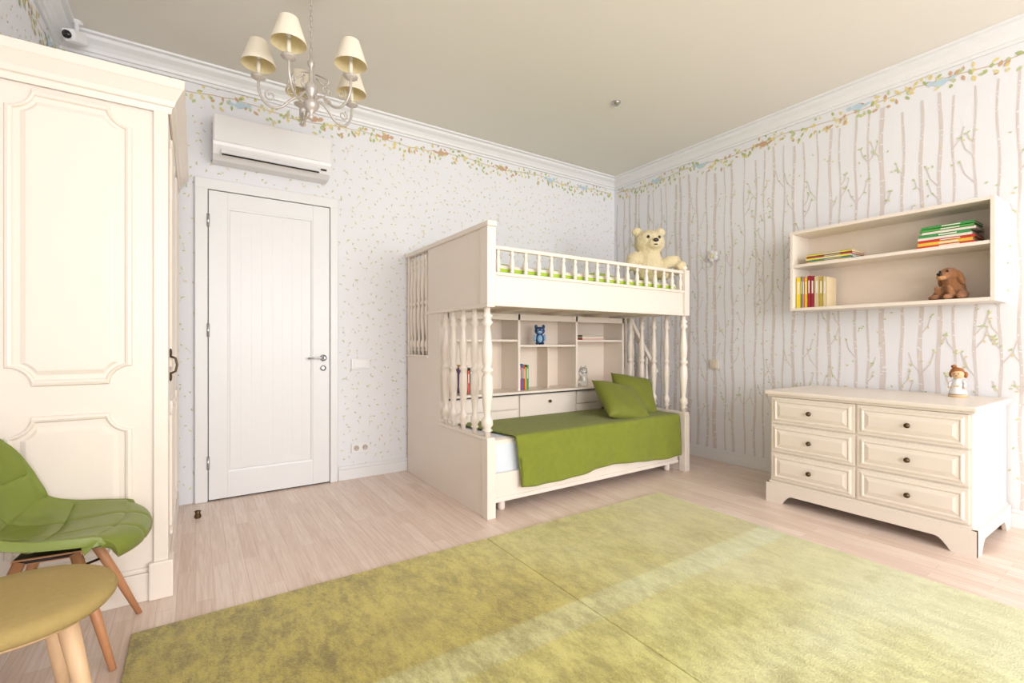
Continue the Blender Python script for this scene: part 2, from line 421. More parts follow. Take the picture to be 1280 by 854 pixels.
# ---------------------------------------------------------------- wardrobe
m = M('wardrobe')
X0 = -.692
m.box(X0, -.118, 2.562, 3.80, .02, 2.15, cream)
m.box(X0, -.15, 2.55, 2.57, .12, 2.14, cream)
m.panel(my_(2.55), -.605, -.222, .93, 2.085, [(0, 0), (.005, .009), (.014, .012), (.022, .009), (.027, .001), (.045, .001), (.062, .009), (.068, .0095)], cream, cut=.075)
m.panel(my_(2.55), -.605, -.222, .20, .815, [(0, 0), (.005, .009), (.014, .012), (.022, .009), (.027, .001), (.045, .001), (.062, .009), (.068, .0095)], cream, cut=.075)
m.box(X0, -.09, 2.532, 2.56, 0, .12, cream, .004); m.box(X0, -.095, 2.538, 2.56, .12, .14, cream, .006)
m.box(-.152, -.10, 2.536, 2.60, .1, 2.14, cream, .004)
m.box(-.168, -.082, 2.518, 2.62, 0, .16, cream, .006)
for (a, b) in ((2.605, 3.205), (3.209, 3.80)):
    m.box(-.12, -.100, a, b, .13, 2.12, cream, .003)
    for zz0, zz1 in ((.20, .83), (.93, 2.06)):
        m.panel(mxp(-.100), a+.07, b-.07, zz0, zz1, [(0, 0), (.005, .008), (.014, .010), (.022, .007), (.027, .001), (.045, .001), (.062, .007)], cream, cut=.06)
m.box(-.13, -.092, 2.60, 3.81, 0, .12, cream, .004)
m.box(-.118, -.0995, 3.2052, 3.2088, .13, 2.12, darkm)
prof = [(0, 2.10), (.008, 2.10), (.012, 2.125), (.02, 2.13), (.026, 2.15), (.042, 2.178), (.052, 2.195), (.056, 2.20), (.058, 2.236)]
rings = []
for o, z in prof: rings.append([m.V(p) for p in ((X0, 2.545-o, z), (-.098+o, 2.545-o, z), (-.098+o, 3.815+o, z), (X0, 3.815+o, z))])
for A, B in zip(rings, rings[1:]):
    for k in range(4):
        f = m.bm.faces.new((A[k], A[(k+1) % 4], B[(k+1) % 4], B[k])); f.material_index = m.mi(cream)
f = m.bm.faces.new(rings[-1]); f.material_index = m.mi(cream)
for yy in (2.67,):
    m.tube([(-.098, yy, .96), (-.078, yy, .97), (-.072, yy, 1.0), (-.078, yy, 1.03), (-.098, yy, 1.04)], .005, bronze)
    for zz in (.945, 1.055): m.ell((-.096, yy, zz), (.006, .014, .02), bronze)
m.obj()

# ---------------------------------------------------------------- air conditioner
m = M('air_conditioner')
prof = [(3.895, 2.645), (3.73, 2.645), (3.705, 2.635), (3.70, 2.45), (3.705, 2.43), (3.735, 2.375), (3.79, 2.35), (3.895, 2.35)]
m.prism(prof, 'x', .095, .845, plasticw)
m.box(.10, .84, 3.694, 3.70, 2.452, 2.63, plasticw, .003)
L = Matrix.Translation((.47, 3.7165, 2.398)) @ Matrix.Rotation(math.radians(-29), 4, 'X')
m.box(-.325, .29, -.006, .004, .010, .018, darkm, 0, L); m.box(-.33, .29, -.010, .0, -.030, .006, plasticw, .003, L)
m.box(-.325, .29, -.006, .004, -.037, -.033, darkm, 0, L)
m.box(.305, .345, -.006, .004, -.005, .004, darkm, 0, L)
m.obj()

# ---------------------------------------------------------------- bunk bed
def bal(m, x, y, z0, z1, r, mt=cream, seg=12, cyc=1):
    h = z1-z0
    P = [(0, .55), (.04, .55), (.05, .95), (.07, .6), (.09, 1.0), (.13, .95), (.16, .5), (.19, .62), (.36, 1.0), (.46, .92), (.49, .6), (.505, 1.0), (.52, 1.0), (.54, .6), (.57, .85), (.66, .95), (.82, .6), (.85, .5), (.88, 1.0), (.91, .6), (.93, .95), (.95, .55), (1, .55)]
    m.lathe([(r*q, z0+t*h) for t, q in P], x, y, 0, mt, seg)
def balS(m, x, y, z0, z1, r, mt=cream):
    h = z1-z0
    P = [(0, .7), (.06, .7), (.1, 1), (.16, .6), (.3, .95), (.5, 1.0), (.7, .6), (.78, .55), (.84, 1), (.9, .7), (1, .7)]
    m.lathe([(r*q, z0+t*h) for t, q in P], x, y, 0, mt, 10)
m = M('bunk_bed')
m.prism([(2.52, 0), (3.86, 0), (3.86, .99), (3.43, .99), (3.43, 1.33), (3.43, 1.83), (2.52, 1.83), (2.52, 1.33), (3.22, 1.33), (3.22, .49), (2.52, .49)], 'x', 1.512, 1.55, cream)
m.box(1.495, 1.567, 2.495, 3.88, 1.83, 1.865, cream, .008)
m.box(1.502, 1.56, 2.51, 3.445, 1.325, 1.35, cream, .005)
m.box(1.502, 1.56, 2.51, 3.22, .485, .508, cream, .006)
m.box(1.502, 1.56, 3.43, 3.87, .985, 1.005, cream, .005)
m.box(1.51, 1.55, 3.83, 3.86, 1.0, 1.83, cream, .003)
for y in (3.49, 3.57, 3.65, 3.73, 3.80): bal(m, 1.531, y, 1.0, 1.83, .022)
for y in (2.72, 2.88, 3.03, 3.15): bal(m, 1.531, y, .505, 1.33, .029)
bal(m, 1.531, 2.56, .505, 1.33, .038, seg=16)
m.box(1.50, 1.562, 2.505, 2.60, 1.345, 1.83, cream, .004)
m.box(1.50, 1.562, 2.505, 2.575, 0.0, .49, cream, .004)
# upper bunk
m.box(1.555, 3.49, 2.53, 2.556, 1.345, 1.535, cream, .003)
m.box(1.555, 3.505, 2.515, 2.565, 1.53, 1.552, cream, .006)
m.box(1.555, 3.49, 2.52, 2.56, 1.335, 1.36, cream, .006)
m.box(1.555, 3.49, 3.40, 3.43, 1.345, 1.56, cream, .003)
m.box(1.555, 3.48, 2.556, 3.40, 1.37, 1.39, cream_in)
for x in (2.0, 2.6, 3.1): m.box(x, x+.05, 2.556, 3.40, 1.345, 1.37, cream)
m.box(1.555, 3.49, 2.525, 2.56, 1.695, 1.722, cream, .008)
k = 0; x = 1.60
while x < 3.46: balS(m, x, 2.542, 1.55, 1.70, .0175); x += .1085
# right end
m.box(3.47, 3.515, 2.52, 3.86, 0, .49, cream, .003); m.box(3.462, 3.523, 2.51, 3.22, .485, .508, cream, .006)
m.box(3.47, 3.51, 2.52, 3.43, 1.345, 1.545, cream, .003); m.box(3.47, 3.51, 2.56, 3.43, 1.695, 1.722, cream, .006)
m.box(3.462, 3.524, 2.505, 2.57, 1.335, 1.725, cream, .004)
m.box(3.462, 3.524, 2.505, 2.57, 0, .49, cream, .004)
for y in (2.72, 2.86, 3.0, 3.14): bal(m, 3.492, y, .505, 1.345, .028)
bal(m, 3.492, 2.545, .505, 1.345, .036, seg=16)
y = 2.66
while y < 3.42: balS(m, 3.49, y, 1.545, 1.70, .015); y += .11
m.ell((3.492, 2.538, 1.745), .026, cream)
# upper mattress
m.box(1.57, 3.45, 2.572, 3.38, 1.39, 1.615, lime, .03)
m.box(1.57, 3.455, 2.566, 3.39, 1.395, 1.43, matt, .012)
m.grid(lambda u, v: (1.58+u*1.86, 2.580+v*.79, 1.60+.035*min(1, 6*v, 6*(1-v))*min(1, 12*u, 12*(1-u))*(1+.4*math.sin(u*23+v*3)+.3*math.sin(v*17+u*9))), 60, 26, lime)
# storage unit
m.box(1.555, 3.468, 3.455, 3.47, .05, 1.34, cream_in)
for x in (1.56, 2.212, 2.845, 3.445): m.box(x, x+.022, 3.20, 3.455, .70, 1.34, cream, .002)
m.box(1.58, 2.212, 3.21, 3.455, 1.112, 1.13, cream, .002)
m.box(2.234, 2.845, 3.21, 3.455, 1.068, 1.086, cream, .002)
m.box(2.867, 3.445, 3.21, 3.455, 1.112, 1.13, cream, .002)
m.box(2.60, 2.615, 3.30, 3.455, .704, 1.068, cream_in)
m.box(1.556, 3.468, 3.20, 3.215, 1.29, 1.34, cream, .002)
m.box(1.556, 3.468, 3.14, 3.455, .684, .704, cream, .006)
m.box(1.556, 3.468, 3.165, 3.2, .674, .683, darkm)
m.box(1.556, 3.468, 3.21, 3.455, .04, .684, cream)
def drw(x0, x1, z0, z1, knob):
    m.box(x0, x1, 3.19, 3.212, z0, z1, cream, .004)
    if knob: m.lathe([(.006, 0), (.006, .01), (.013, .016), (.012, .024), (0, .028)], (x0+x1)/2, 3.19, (z0+z1)/2 + (.05 if z1-z0 > .2 else 0), bronze, 12, L=Matrix.Rotation(pi/2, 3, 'X'))
drw(1.565, 2.21, .56, .668, True); drw(1.565, 2.21, .435, .552, True)
drw(2.225, 2.835, .435, .668, True)
drw(2.85, 3.46, .56, .668, True); drw(2.85, 3.46, .435, .552, True)
# steps + banister behind the right end
for (a, b, h) in ((3.53, 3.69, .9), (3.69, 3.86, .6), (3.86, 4.03, .3)):
    m.box(a, b, 3.30, 3.86, 0, h-.02, cream); m.box(a-.005, b+.008, 3.29, 3.865, h-.02, h, cream, .004)
for k in range(5):
    x = 3.56+k*.105; zt = 1.40-(k*.105)*1.35; bal(m, x, 3.27, max(.3, zt-.75), zt, .02)
L = Matrix.Translation((3.77, 3.27, 1.13)) @ Matrix.Rotation(math.atan(1.35), 4, 'Y')
m.box(-.42, .42, -.03, .03, -.02, .02, cream, .006, L)
L = Matrix.Translation((3.77, 3.27, .50)) @ Matrix.Rotation(math.atan(1.35), 4, 'Y')
m.box(-.42, .42, -.02, .02, -.04, .04, cream, .006, L)
# pull-out lower bed
m.box(1.57, 3.455, 2.575, 2.60, .075, .255, cream, .004); m.box(1.57, 3.455, 2.565, 2.60, .07, .10, cream, .006)
m.box(1.57, 1.59, 2.60, 3.18, .08, .25, cream); m.box(3.435, 3.455, 2.60, 3.18, .08, .25, cream)
m.box(1.59, 3.435, 2.60, 3.18, .16, .20, cream_in)
m.box(1.585, 3.44, 2.606, 3.185, .20, .472, matt, .035)
for x in (1.68, 3.38):
    for y in (2.63, 3.1): m.lathe([(.02, 0), (.026, .01), (.026, .05), (.018, .09)], x, y, 0, cream, 14)
m.obj()

# blanket
m = M('green_blanket')
def bl(u, v):
    x = 1.745 + u*1.70
    s = v*1.02
    top = .60
    w = .006*math.sin(u*21+v*4) + .004*math.sin(u*47+1)
    if s < top: 
        y = 3.175-s; z = .486 + .003*math.sin(u*17)*math.sin(v*15)
    else:
        t = s-top; dy = min(t, .03)
        a = min(1, t/.05)*pi/2
        y = 2.575 - .022*math.sin(a) - .010*(t/.3) + w*(t/.3)*1.2; z = .486 - .022*(1-math.cos(a)) - max(0, t-.035)*(.80+.05*math.sin(u*9))
    x += (.05*(s-top)*2 if s > top and u < .02 else 0)
    return (x - (0.10*(1-u))*(.6-min(s, .6))/.6, y, z)
m.grid(bl, 90, 60, green_fab)
o = m.obj(); md = o.modifiers.new('thick', 'SOLIDIFY'); md.thickness = .006; md.offset = 1

def pillow(name, loc, rot, w, h, d, mt):
    m = M(name, Matrix.Translation(loc) @ Euler(rot).to_matrix().to_4x4())
    def f(sgn):
        def g(u, v):
            a, b = u*2-1, v*2-1
            k = (1-a**4)*(1-b**4); sh = 1-.07*(1-abs(a*b))*(abs(a)**3+abs(b)**3)*.8
            return (a*w/2*sh, b*h/2*sh, sgn*d/2*max(k, 0)**.55*(1+.05*math.sin(a*6+b*4)))
        return g
    m.grid(f(1), 26, 26, mt); m.grid(f(-1), 26, 26, mt)
    bmesh.ops.remove_doubles(m.bm, verts=m.bm.verts[:], dist=1e-4)
    return m.obj()
pillow('throw_pillow', (2.985, 2.78, .605), (math.radians(40), math.radians(12), math.radians(-8)), .46, .42, .14, green_pil)
pillow('throw_pillow', (3.27, 2.90, .640), (math.radians(52), math.radians(10), math.radians(-22)), .40, .40, .13, green_pil)

# ---------------------------------------------------------------- rug
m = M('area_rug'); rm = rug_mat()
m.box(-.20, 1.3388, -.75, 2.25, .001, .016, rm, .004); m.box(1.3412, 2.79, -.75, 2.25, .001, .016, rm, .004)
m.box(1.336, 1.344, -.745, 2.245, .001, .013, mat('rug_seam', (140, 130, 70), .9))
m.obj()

# ---------------------------------------------------------------- dresser
m = M('chest_of_drawers')
y0, y1, xf, xb = .69, 1.72, 3.335, 4.04
m.box(xf, xb, y0, y1, .12, .742, cream, .003)
m.box(xf-.035, xb+.002, y0-.025, y1+.025, .745, .772, cream, .008); m.box(xf-.018, xb, y0-.012, y1+.012, .732, .746, cream, .004)
m.box(xf-.012, xb, y0-.008, y1+.008, .125, .148, cream, .006)
def apron(a, b, n=10):
    pts = [(a, .135), (a, 0.0), (a+.10, 0.0)]
    for k in range(n+1):
        t = k/n; pts.append((a+.10+.07*t, .0+.065*math.sin(t*pi/2)))
    for k in range(n+1):
        t = k/n; pts.append((b-.17+.07*t, .065*math.cos(t*pi/2)))
    pts += [(b-.10, 0), (b, 0), (b, .135)]
    out = [pts[0]]
    for p in pts[1:]:
        if (Vector(p)-Vector(out[-1])).length > 1e-5: out.append(p)
    return out
m.prism(apron(y0-.02, y1+.02), 'x', xf-.025, xf+.0, cream)
m.prism(apron(xf-.024, xb), 'y', y0-.02, y0+.0, cream); m.prism(apron(xf-.024, xb), 'y', y1, y1+.02, cream)
rows = ((.158, .342), (.353, .540), (.551, .728)); mid = (y0+y1)/2
for a, b in ((y0+.012, mid-.006), (mid+.006, y1-.012)):
    for z0, z1 in rows:
        m.box(xf-.012, xf+.002, a, b, z0, z1, cream, .002)
        m.panel(mxn(xf-.012), a+.018, b-.018, z0+.016, z1-.016, [(0, 0), (.004, .008), (.012, .010), (.020, .003), (.044, .012), (.046, .012)], cream)
        m.lathe([(.007, 0), (.006, .012), (.015, .018), (.014, .026), (0, .032)], xf-.022, (a+b)/2, (z0+z1)/2, bronze, 14, L=Matrix.Rotation(-pi/2, 3, 'Y'))
m.panel(my_(y0), xf+.05, xb-.05, .19, .70, [(0, 0), (.004, .006), (.014, .008), (.022, .003)], cream)
m.obj()
# doll figurine
m = M('doll_figurine', Matrix.Translation((3.88, .87, .772)))
m.lathe([(.045, 0), (.045, .012), (.03, .016)], 0, 0, 0, skin, 18)
m.lathe([(.045, .016), (.04, .03), (.028, .07), (.02, .098), (.012, .112)], 0, 0, 0, white, 18)
m.ell((0, 0, .138), (.030, .030, .030), skin); m.ell((.008, .004, .153), (.032, .033, .026), hairm); m.ell((.01, .02, .183), (.014, .014, .012), hairm)
for s_ in (-1, 1):
    m.tube([(0, s_*.018, .098), (-.01, s_*.036, .08), (-.02, s_*.034, .06)], [.008, .007, .006], white); m.ell((-.021, s_*.034, .056), .007, skin)
    m.ell((-.029, s_*.010, .140), .003, blackp); m.ell((.012, s_*.034, .135), (.012, .01, .02), hairm)
m.ell((-.029, 0, .128), (.002, .006, .002), bcol((190, 50, 50)))
m.box(-.03, -.022, -.012, .012, .05, .07, bcol((230, 190, 120)), .002)
m.obj()

# ---------------------------------------------------------------- wall shelf
m = M('wall_shelf')
sx0, sx1, sy0, sy1, sz0, sz1 = 3.79, 4.060, .69, 1.81, 1.345, 1.95
m.box(sx0, sx1, sy0, sy0+.022, sz0, sz1, cream, .002); m.box(sx0, sx1, sy1-.022, sy1, sz0, sz1, cream, .002)
for z in (sz0, 1.675, sz1-.022): m.box(sx0+(.004 if z == 1.675 else 0), sx1, sy0+.022, sy1-.022, z, z+.022, cream, .002)
m.box(sx1-.012, sx1, sy0+.022, sy1-.022, sz0+.022, sz1-.022, cream_in)
m.obj()

def book(m, x0, x1, y0, y1, z0, z1, c, spine, L=None):
    t = .0022; cm = bcol(c)
    dx, dy, dz = x1-x0, y1-y0, z1-z0
    if dz <= dy:
        m.box(x0, x1, y0, y1, z0, z0+t, cm, 0, L); m.box(x0, x1, y0, y1, z1-t, z1, cm, 0, L)
        m.box(x0, x0+t, y0, y1, z0, z1, cm, 0, L); m.box(x0+t, x1-.004, y0+.004, y1-.004, z0+t, z1-t, pages, 0, L)
        m.box(x0-.0004, x0, y0+dy*.25, y0+dy*.6, z0+dz*.3, z1-dz*.3, pages, 0, L)
    else:
        m.box(x0, x1, y0, y0+t, z0, z1, cm, 0, L); m.box(x0, x1, y1-t, y1, z0, z1, cm, 0, L)
        m.box(x0, x0+t, y0, y1, z0, z1, cm, 0, L); m.box(x0+t, x1-.004, y0+t, y1-t, z0+.004, z1-.004, pages, 0, L)
        m.box(x0-.0004, x0, y0+dy*.3, y1-dy*.3, z0+dz*.45, z0+dz*.85, pages, 0, L)
def stack(name, yc, z, cols, ln, th, x0=3.82, dep=.2):
    m = M(name)
    for i, c in enumerate(cols):
        l = ln*R.uniform(.88, 1.0); o = R.uniform(-.012, .012); t = th*R.uniform(.8, 1.2); xo = R.uniform(0, .015)
        book(m, x0+xo, x0+xo+dep, yc-l/2+o, yc+l/2+o, z, z+t, c, 'x'); z += t+.0005
    return m.obj()
stack('book_stack', 1.565, 1.6975, [(240, 200, 60), (90, 170, 190), (235, 225, 90), (210, 70, 120), (236, 222, 90)], .32, .013)
stack('book_stack', .915, 1.6975, [(225, 60, 50), (240, 200, 70), (214, 50, 46), (236, 226, 214), (60, 150, 80), (240, 226, 214), (90, 176, 80), (60, 150, 70)], .27, .0175)
m = M('book_row'); y = 1.782
for c, t, h in (((240, 205, 50), .03, .235), ((70, 160, 90), .012, .24), ((235, 120, 150), .014, .235), ((235, 200, 60), .02, .23), ((170, 40, 60), .02, .24), ((150, 30, 50), .026, .235), ((215, 190, 150), .03, .23), ((190, 165, 70), .026, .225), ((225, 205, 165), .022, .22)):
    book(m, 3.83, 3.99, y-t, y, 1.3675, 1.3675+h, c, 'x'); y -= t+.001
m.obj()

# plush dog
def plush(name, parts, T, mt, extras, vox=.006):
    e = empty(name)
    m = M('body_fur', T)
    for c, r, rot in parts: m.ell(c, r, mt, rot)
    o = m.obj(e); rmd = o.modifiers.new('remesh', 'REMESH'); rmd.mode = 'VOXEL'; rmd.voxel_size = vox; rmd.use_smooth_shade = True
    sm = o.modifiers.new('smooth', 'SMOOTH'); sm.factor = .6; sm.iterations = 4
    tx = bpy.data.textures.new(name+'_tuft', 'CLOUDS'); tx.noise_scale = vox*3.0; tx.noise_depth = 1
    dm = o.modifiers.new('tufts', 'DISPLACE'); dm.texture = tx; dm.strength = vox*1.1; dm.mid_level = .5
    m = M('details', T)
    for c, r, mt2 in extras: m.ell(c, r, mt2)
    m.obj(e)
    return e
T = Matrix.Translation((3.90, .91, 1.369)) @ Matrix.Rotation(math.radians(160), 4, 'Z')
plush('plush_dog', [((-.03, 0, .065), (.062, .058, .066), (0, 0, 0)), ((-.005, 0, .115), (.04, .042, .04), (0, 0, 0)),
    ((.012, 0, .158), (.05, .048, .042), (0, 0, 0)), ((.055, 0, .146), (.036, .03, .024), (0, .15, 0)),
    ((-.005, .054, .135), (.02, .014, .048), (.25, .2, 0)), ((-.005, -.054, .135), (.02, .014, .048), (-.25, .2, 0)),
    ((.045, .032, .045), (.018, .018, .048), (0, .5, 0)), ((.045, -.032, .045), (.018, .018, .048), (0, .5, 0)),
    ((.072, .034, .016), (.03, .02, .016), (0, 0, 0)), ((.072, -.034, .016), (.03, .02, .016), (0, 0, 0)),
    ((-.01, .062, .03), (.05, .024, .03), (0, 0, .2)), ((-.01, -.062, .03), (.05, .024, .03), (0, 0, -.2)),
    ((.03, .078, .016), (.03, .02, .016), (0, 0, 0)), ((.03, -.078, .016), (.03, .02, .016), (0, 0, 0)), ((-.10, 0, .03), (.04, .014, .014), (0, 0.4, 0))],
    T, dogf, [((.090, 0, .156), (.012, .015, .010), blackp), ((.054, .020, .176), .0065, blackp), ((.054, -.020, .176), .0065, blackp), ((.072, 0, .136), (.024, .026, .016), dogl)], .005)
# teddy bear (sits on upper bunk, right end)
T = Matrix.Translation((3.31, 2.77, 1.640)) @ Matrix.Rotation(math.radians(-118), 4, 'Z') @ Matrix.Scale(.98, 4)
plush('teddy_bear', [((0, 0, .12), (.12, .14, .14), (0, 0, 0)), ((.0, 0, .21), (.10, .115, .08), (0, 0, 0)),
    ((.02, 0, .345), (.115, .135, .115), (0, 0, 0)), ((.115, 0, .32), (.055, .062, .046), (0, 0, 0)),
    ((.0, .108, .445), (.028, .048, .045), (0, 0, 0)), ((.0, -.108, .445), (.028, .048, .045), (0, 0, 0)),
    ((.06, .17, .17), (.055, .10, .055), (.35, 0, 0)), ((.06, -.16, .19), (.05, .06, .09), (-.7, -.5, 0)),
    ((.10, .25, .13), (.05, .055, .05), (0, 0, 0)), ((.10, -.20, .13), (.05, .05, .05), (0, 0, 0)),
    ((.10, .10, .055), (.08, .06, .055), (0, 0, .3)), ((.10, -.10, .055), (.08, .06, .055), (0, 0, -.3))],
    T, fur, [((.170, 0, .342), (.016, .024, .017), blackp), ((.120, .05, .378), .014, blackp), ((.120, -.05, .378), .014, blackp),
             ((.166, 0, .305), (.008, .020, .005), blackp)], .010)
# small shelf toys
m = M('plush_cat', Matrix.Translation((2.50, 3.285, 1.087)) @ Matrix.Rotation(math.radians(-125), 4, 'Z'))
m.ell((0, 0, .05), (.034, .038, .05), bluet); m.ell((.005, 0, .12), (.036, .045, .036), bluet); m.ell((.032, 0, .11), (.012, .022, .014), bluel)
m.ell((.02, 0, .05), (.02, .024, .035), bluel)
for s_ in (-1, 1):
    m.ell((0, s_*.032, .155), (.008, .014, .02), bluet); m.ell((.035, s_*.016, .128), .006, white); m.ell((.040, s_*.016, .128), .003, blackp)
    m.ell((.02, s_*.044, .06), (.012, .012, .032), bluel); m.ell((.04, s_*.025, .012), (.028, .014, .012), bluet)
m.obj()
m = M('glass_owl_jar', Matrix.Translation((2.97, 3.24, .705)))
m.lathe([(.03, 0), (.042, .01), (.046, .05), (.034, .085), (.036, .095), (.042, .13), (.034, .165), (.0, .175)], 0, 0, 0, glassy, 18)
for s_ in (-1, 1): m.ell((-.02+s_*.018, -.034, .13), (.012, .008, .012), chrome); m.ell((s_*.028, 0, .172), (.009, .009, .014), glassy)
m.obj()
def brow(name, x, z, cols, lean=0):
    m = M(name)
    for i, (c, t, h) in enumerate(cols):
        L = Matrix.Translation((x, 3.24, z)) @ Matrix.Rotation(pi/2, 4, 'Z') @ Matrix.Rotation(lean, 4, 'X')
        book(m, 0, .15, -t, 0, .0, h, c, 'x', L); x += t+.001
    m.obj()
brow('book_row', 2.25, .7055, [((235, 80, 120), .02, .2), ((60, 130, 190), .018, .22), ((225, 60, 60), .02, .21), ((240, 220, 80), .016, .19), ((70, 160, 100), .02, .21)])
brow('book_row', 1.72, .7055, [((120, 90, 160), .02, .2), ((225, 180, 70), .018, .22), ((225, 80, 70), .02, .18), ((90, 150, 170), .02, .2)])
m = M('book_stack'); z = 1.131
for c, t in (((210, 80, 60), .014), ((235, 225, 210), .016), ((80, 130, 90), .012)):
    m.box(2.95, 3.22, 3.23, 3.40, z, z+t, bcol(c), .001)
    m.box(2.953, 3.217, 3.2295, 3.40, z+.003, z+t-.003, pages); z += t+.0005
m.obj()

# ---------------------------------------------------------------- chandelier
cx, cy = .508, 2.67
m = M('chandelier', Matrix.Translation((cx, cy, 0)))
m.lathe([(.0, 2.285), (.012, 2.292), (.016, 2.305), (.008, 2.32), (.03, 2.34), (.042, 2.365), (.03, 2.39), (.014, 2.40), (.02, 2.42), (.034, 2.44), (.028, 2.47), (.012, 2.49), (.009, 2.56), (.018, 2.575), (.02, 2.59), (.008, 2.605), (.007, 2.64), (.0, 2.645)], 0, 0, 0, lampm, 18)
z = 2.64; k = 0
while z < 2.93:
    a = (k % 2)*pi/2; pts = []
    for q in range(13):
        th = 2*pi*q/12; pts.append((math.cos(a)*.009*math.cos(th), math.sin(a)*.009*math.cos(th), z+.016+.018*math.sin(th)))
    m.tube(pts, .0022, lampm, 6); z += .028; k += 1
m.lathe([(.006, 2.93), (.02, 2.94), (.05, 2.965), (.055, 2.985), (.055, 2.999)], 0, 0, 0, lampm, 20)
fw = Vector((.5577, .83, 0)); rt = Vector((.83, -.5577, 0))
for d in (0, 72, 144, 216, 288):
    a = math.radians(d); dr = (-fw*math.cos(a) + rt*math.sin(a))
    P = lambda r, z: (dr.x*r, dr.y*r, z)
    pts = []
    ctl = [(.02, 2.385), (.06, 2.40), (.10, 2.375), (.14, 2.335), (.185, 2.325), (.225, 2.35), (.247, 2.40), (.25, 2.455)]
    for i in range(len(ctl)-1):
        for t in (0, .33, .66):
            p0, p1, p2, p3 = ctl[max(i-1, 0)], ctl[i], ctl[i+1], ctl[min(i+2, len(ctl)-1)]
            q = [.5*((2*p1[j])+(-p0[j]+p2[j])*t+(2*p0[j]-5*p1[j]+4*p2[j]-p3[j])*t*t+(-p0[j]+3*p1[j]-3*p2[j]+p3[j])*t**3) for j in (0, 1)]
            pts.append(P(*q))
    pts.append(P(*ctl[-1])); m.tube(pts, .0065, lampm, 8)
    sp = [P(.10+.035*(1-q/26)*math.cos(q*.42), 2.43+.035*(1-q/26)*math.sin(q*.42)) for q in range(22)]
    m.tube([P(.03, 2.52), P(.07, 2.50), P(.11, 2.48)] + sp[3:], .0042, lampm, 6)
    sp = [P(.195+.028*(1-q/24)*math.cos(-q*.45+1.2), 2.385+.028*(1-q/24)*math.sin(-q*.45+1.2)) for q in range(18)]
    m.tube(sp, .0042, lampm, 6)
    m.lathe([(.005, 2.45), (.012, 2.455), (.034, 2.466), (.036, 2.472), (.012, 2.476), (.012, 2.485)], dr.x*.25, dr.y*.25, 0, lampm, 16)
    m.lathe([(.0095, 2.48), (.0095, 2.555), (.004, 2.56)], dr.x*.25, dr.y*.25, 0, shade, 12)
    m.lathe([(.006, 2.555), (.014, 2.575), (.012, 2.60), (.003, 2.625)], dr.x*.25, dr.y*.25, 0, white, 12)
    m.nocap = True
    m.lathe([(.080, 2.532), (.081, 2.536), (.044, 2.650), (.043, 2.654)], dr.x*.25, dr.y*.25, 0, shade, 28)
    m.lathe([(.080, 2.532), (.078, 2.536), (.0415, 2.650), (.043, 2.654)], dr.x*.25, dr.y*.25, 0, shadein, 28)
    m.nocap = False
    m.tube([(dr.x*.25-.04, dr.y*.25, 2.648), (dr.x*.25+.04, dr.y*.25, 2.648)], .0015, lampm, 5)
m.obj(recalc=True)

# ---------------------------------------------------------------- chair
def chair():
    T = Matrix.Translation((-.405, 2.27, 0)) @ Matrix.Rotation(math.radians(-6), 4, 'Z')
    e = empty('green_chair')
    m = M('seat_shell', T)
    P = [(.235, .385, .150, .000), (.225, .412, .185, .004), (.17, .428, .215, .010), (.08, .424, .232, .025), (-.02, .418, .238, .045), (-.11, .424, .238, .07), (-.175, .455, .235, .09), (-.21, .52, .228, .10), (-.228, .60, .215, .09), (-.24, .68, .19, .07), (-.25, .74, .15, .05), (-.252, .76, .10, .03)]
    def cr(t, j):
        f = t*(len(P)-1); i = min(int(f), len(P)-2); t = f-i
        p0, p1, p2, p3 = P[max(i-1, 0)][j], P[i][j], P[i+1][j], P[min(i+2, len(P)-1)][j]
        return .5*((2*p1)+(-p0+p2)*t+(2*p0-5*p1+4*p2-p3)*t*t+(-p0+3*p1-3*p2+p3)*t**3)
    def f(u, v):
        b = v*2-1; x, z, w, c = (cr(u, j) for j in range(4))
        dx = cr(min(u+.01, 1), 0)-cr(max(u-.01, 0), 0); dz = cr(min(u+.01, 1), 1)-cr(max(u-.01, 0), 1)
        l = math.hypot(dx, dz) or 1; nx, nz = dz/l, -dx/l
        off = c*abs(b)**2.4
        g = 0
        for q in (-.36, .36): g -= .010*math.exp(-((b-q*(1-.3*u))/.04)**2)
        for q in (.17, .34, .52, .70): g -= .009*math.exp(-((u-q-.02*abs(b))/.012)**2)
        if abs(b) > .9 or u < .03 or u > .97: g = -.004
        return (x + nx*(off+g) - (.045*abs(b)**3 if u < .2 else .0), b*w, z + nz*(off+g))
    m.grid(f, 90, 60, chairg)
    o = m.obj(e, recalc=False)
    sd = o.modifiers.new('thick', 'SOLIDIFY'); sd.thickness = .028; sd.offset = -1
    bv = o.modifiers.new('soft', 'BEVEL'); bv.width = .009; bv.segments = 3; bv.angle_limit = math.radians(60)
    m = M('legs', T)
    for sx, sy in ((1, 1), (1, -1), (-1, 1), (-1, -1)):
        m.tube([(sx*.07, sy*.08, .375), (sx*.13, sy*.135, .20), (sx*.195, sy*.19, 0)], [.017, .015, .010], beech, 12)
    m.box(-.09, .09, -.09, .09, .365, .385, blackp, .005)
    m.tube([(-.10, -.11, .28), (.10, .11, .28)], .005, blackp); m.tube([(.10, -.11, .28), (-.10, .11, .28)], .005, blackp)
    m.obj(e)
chair()
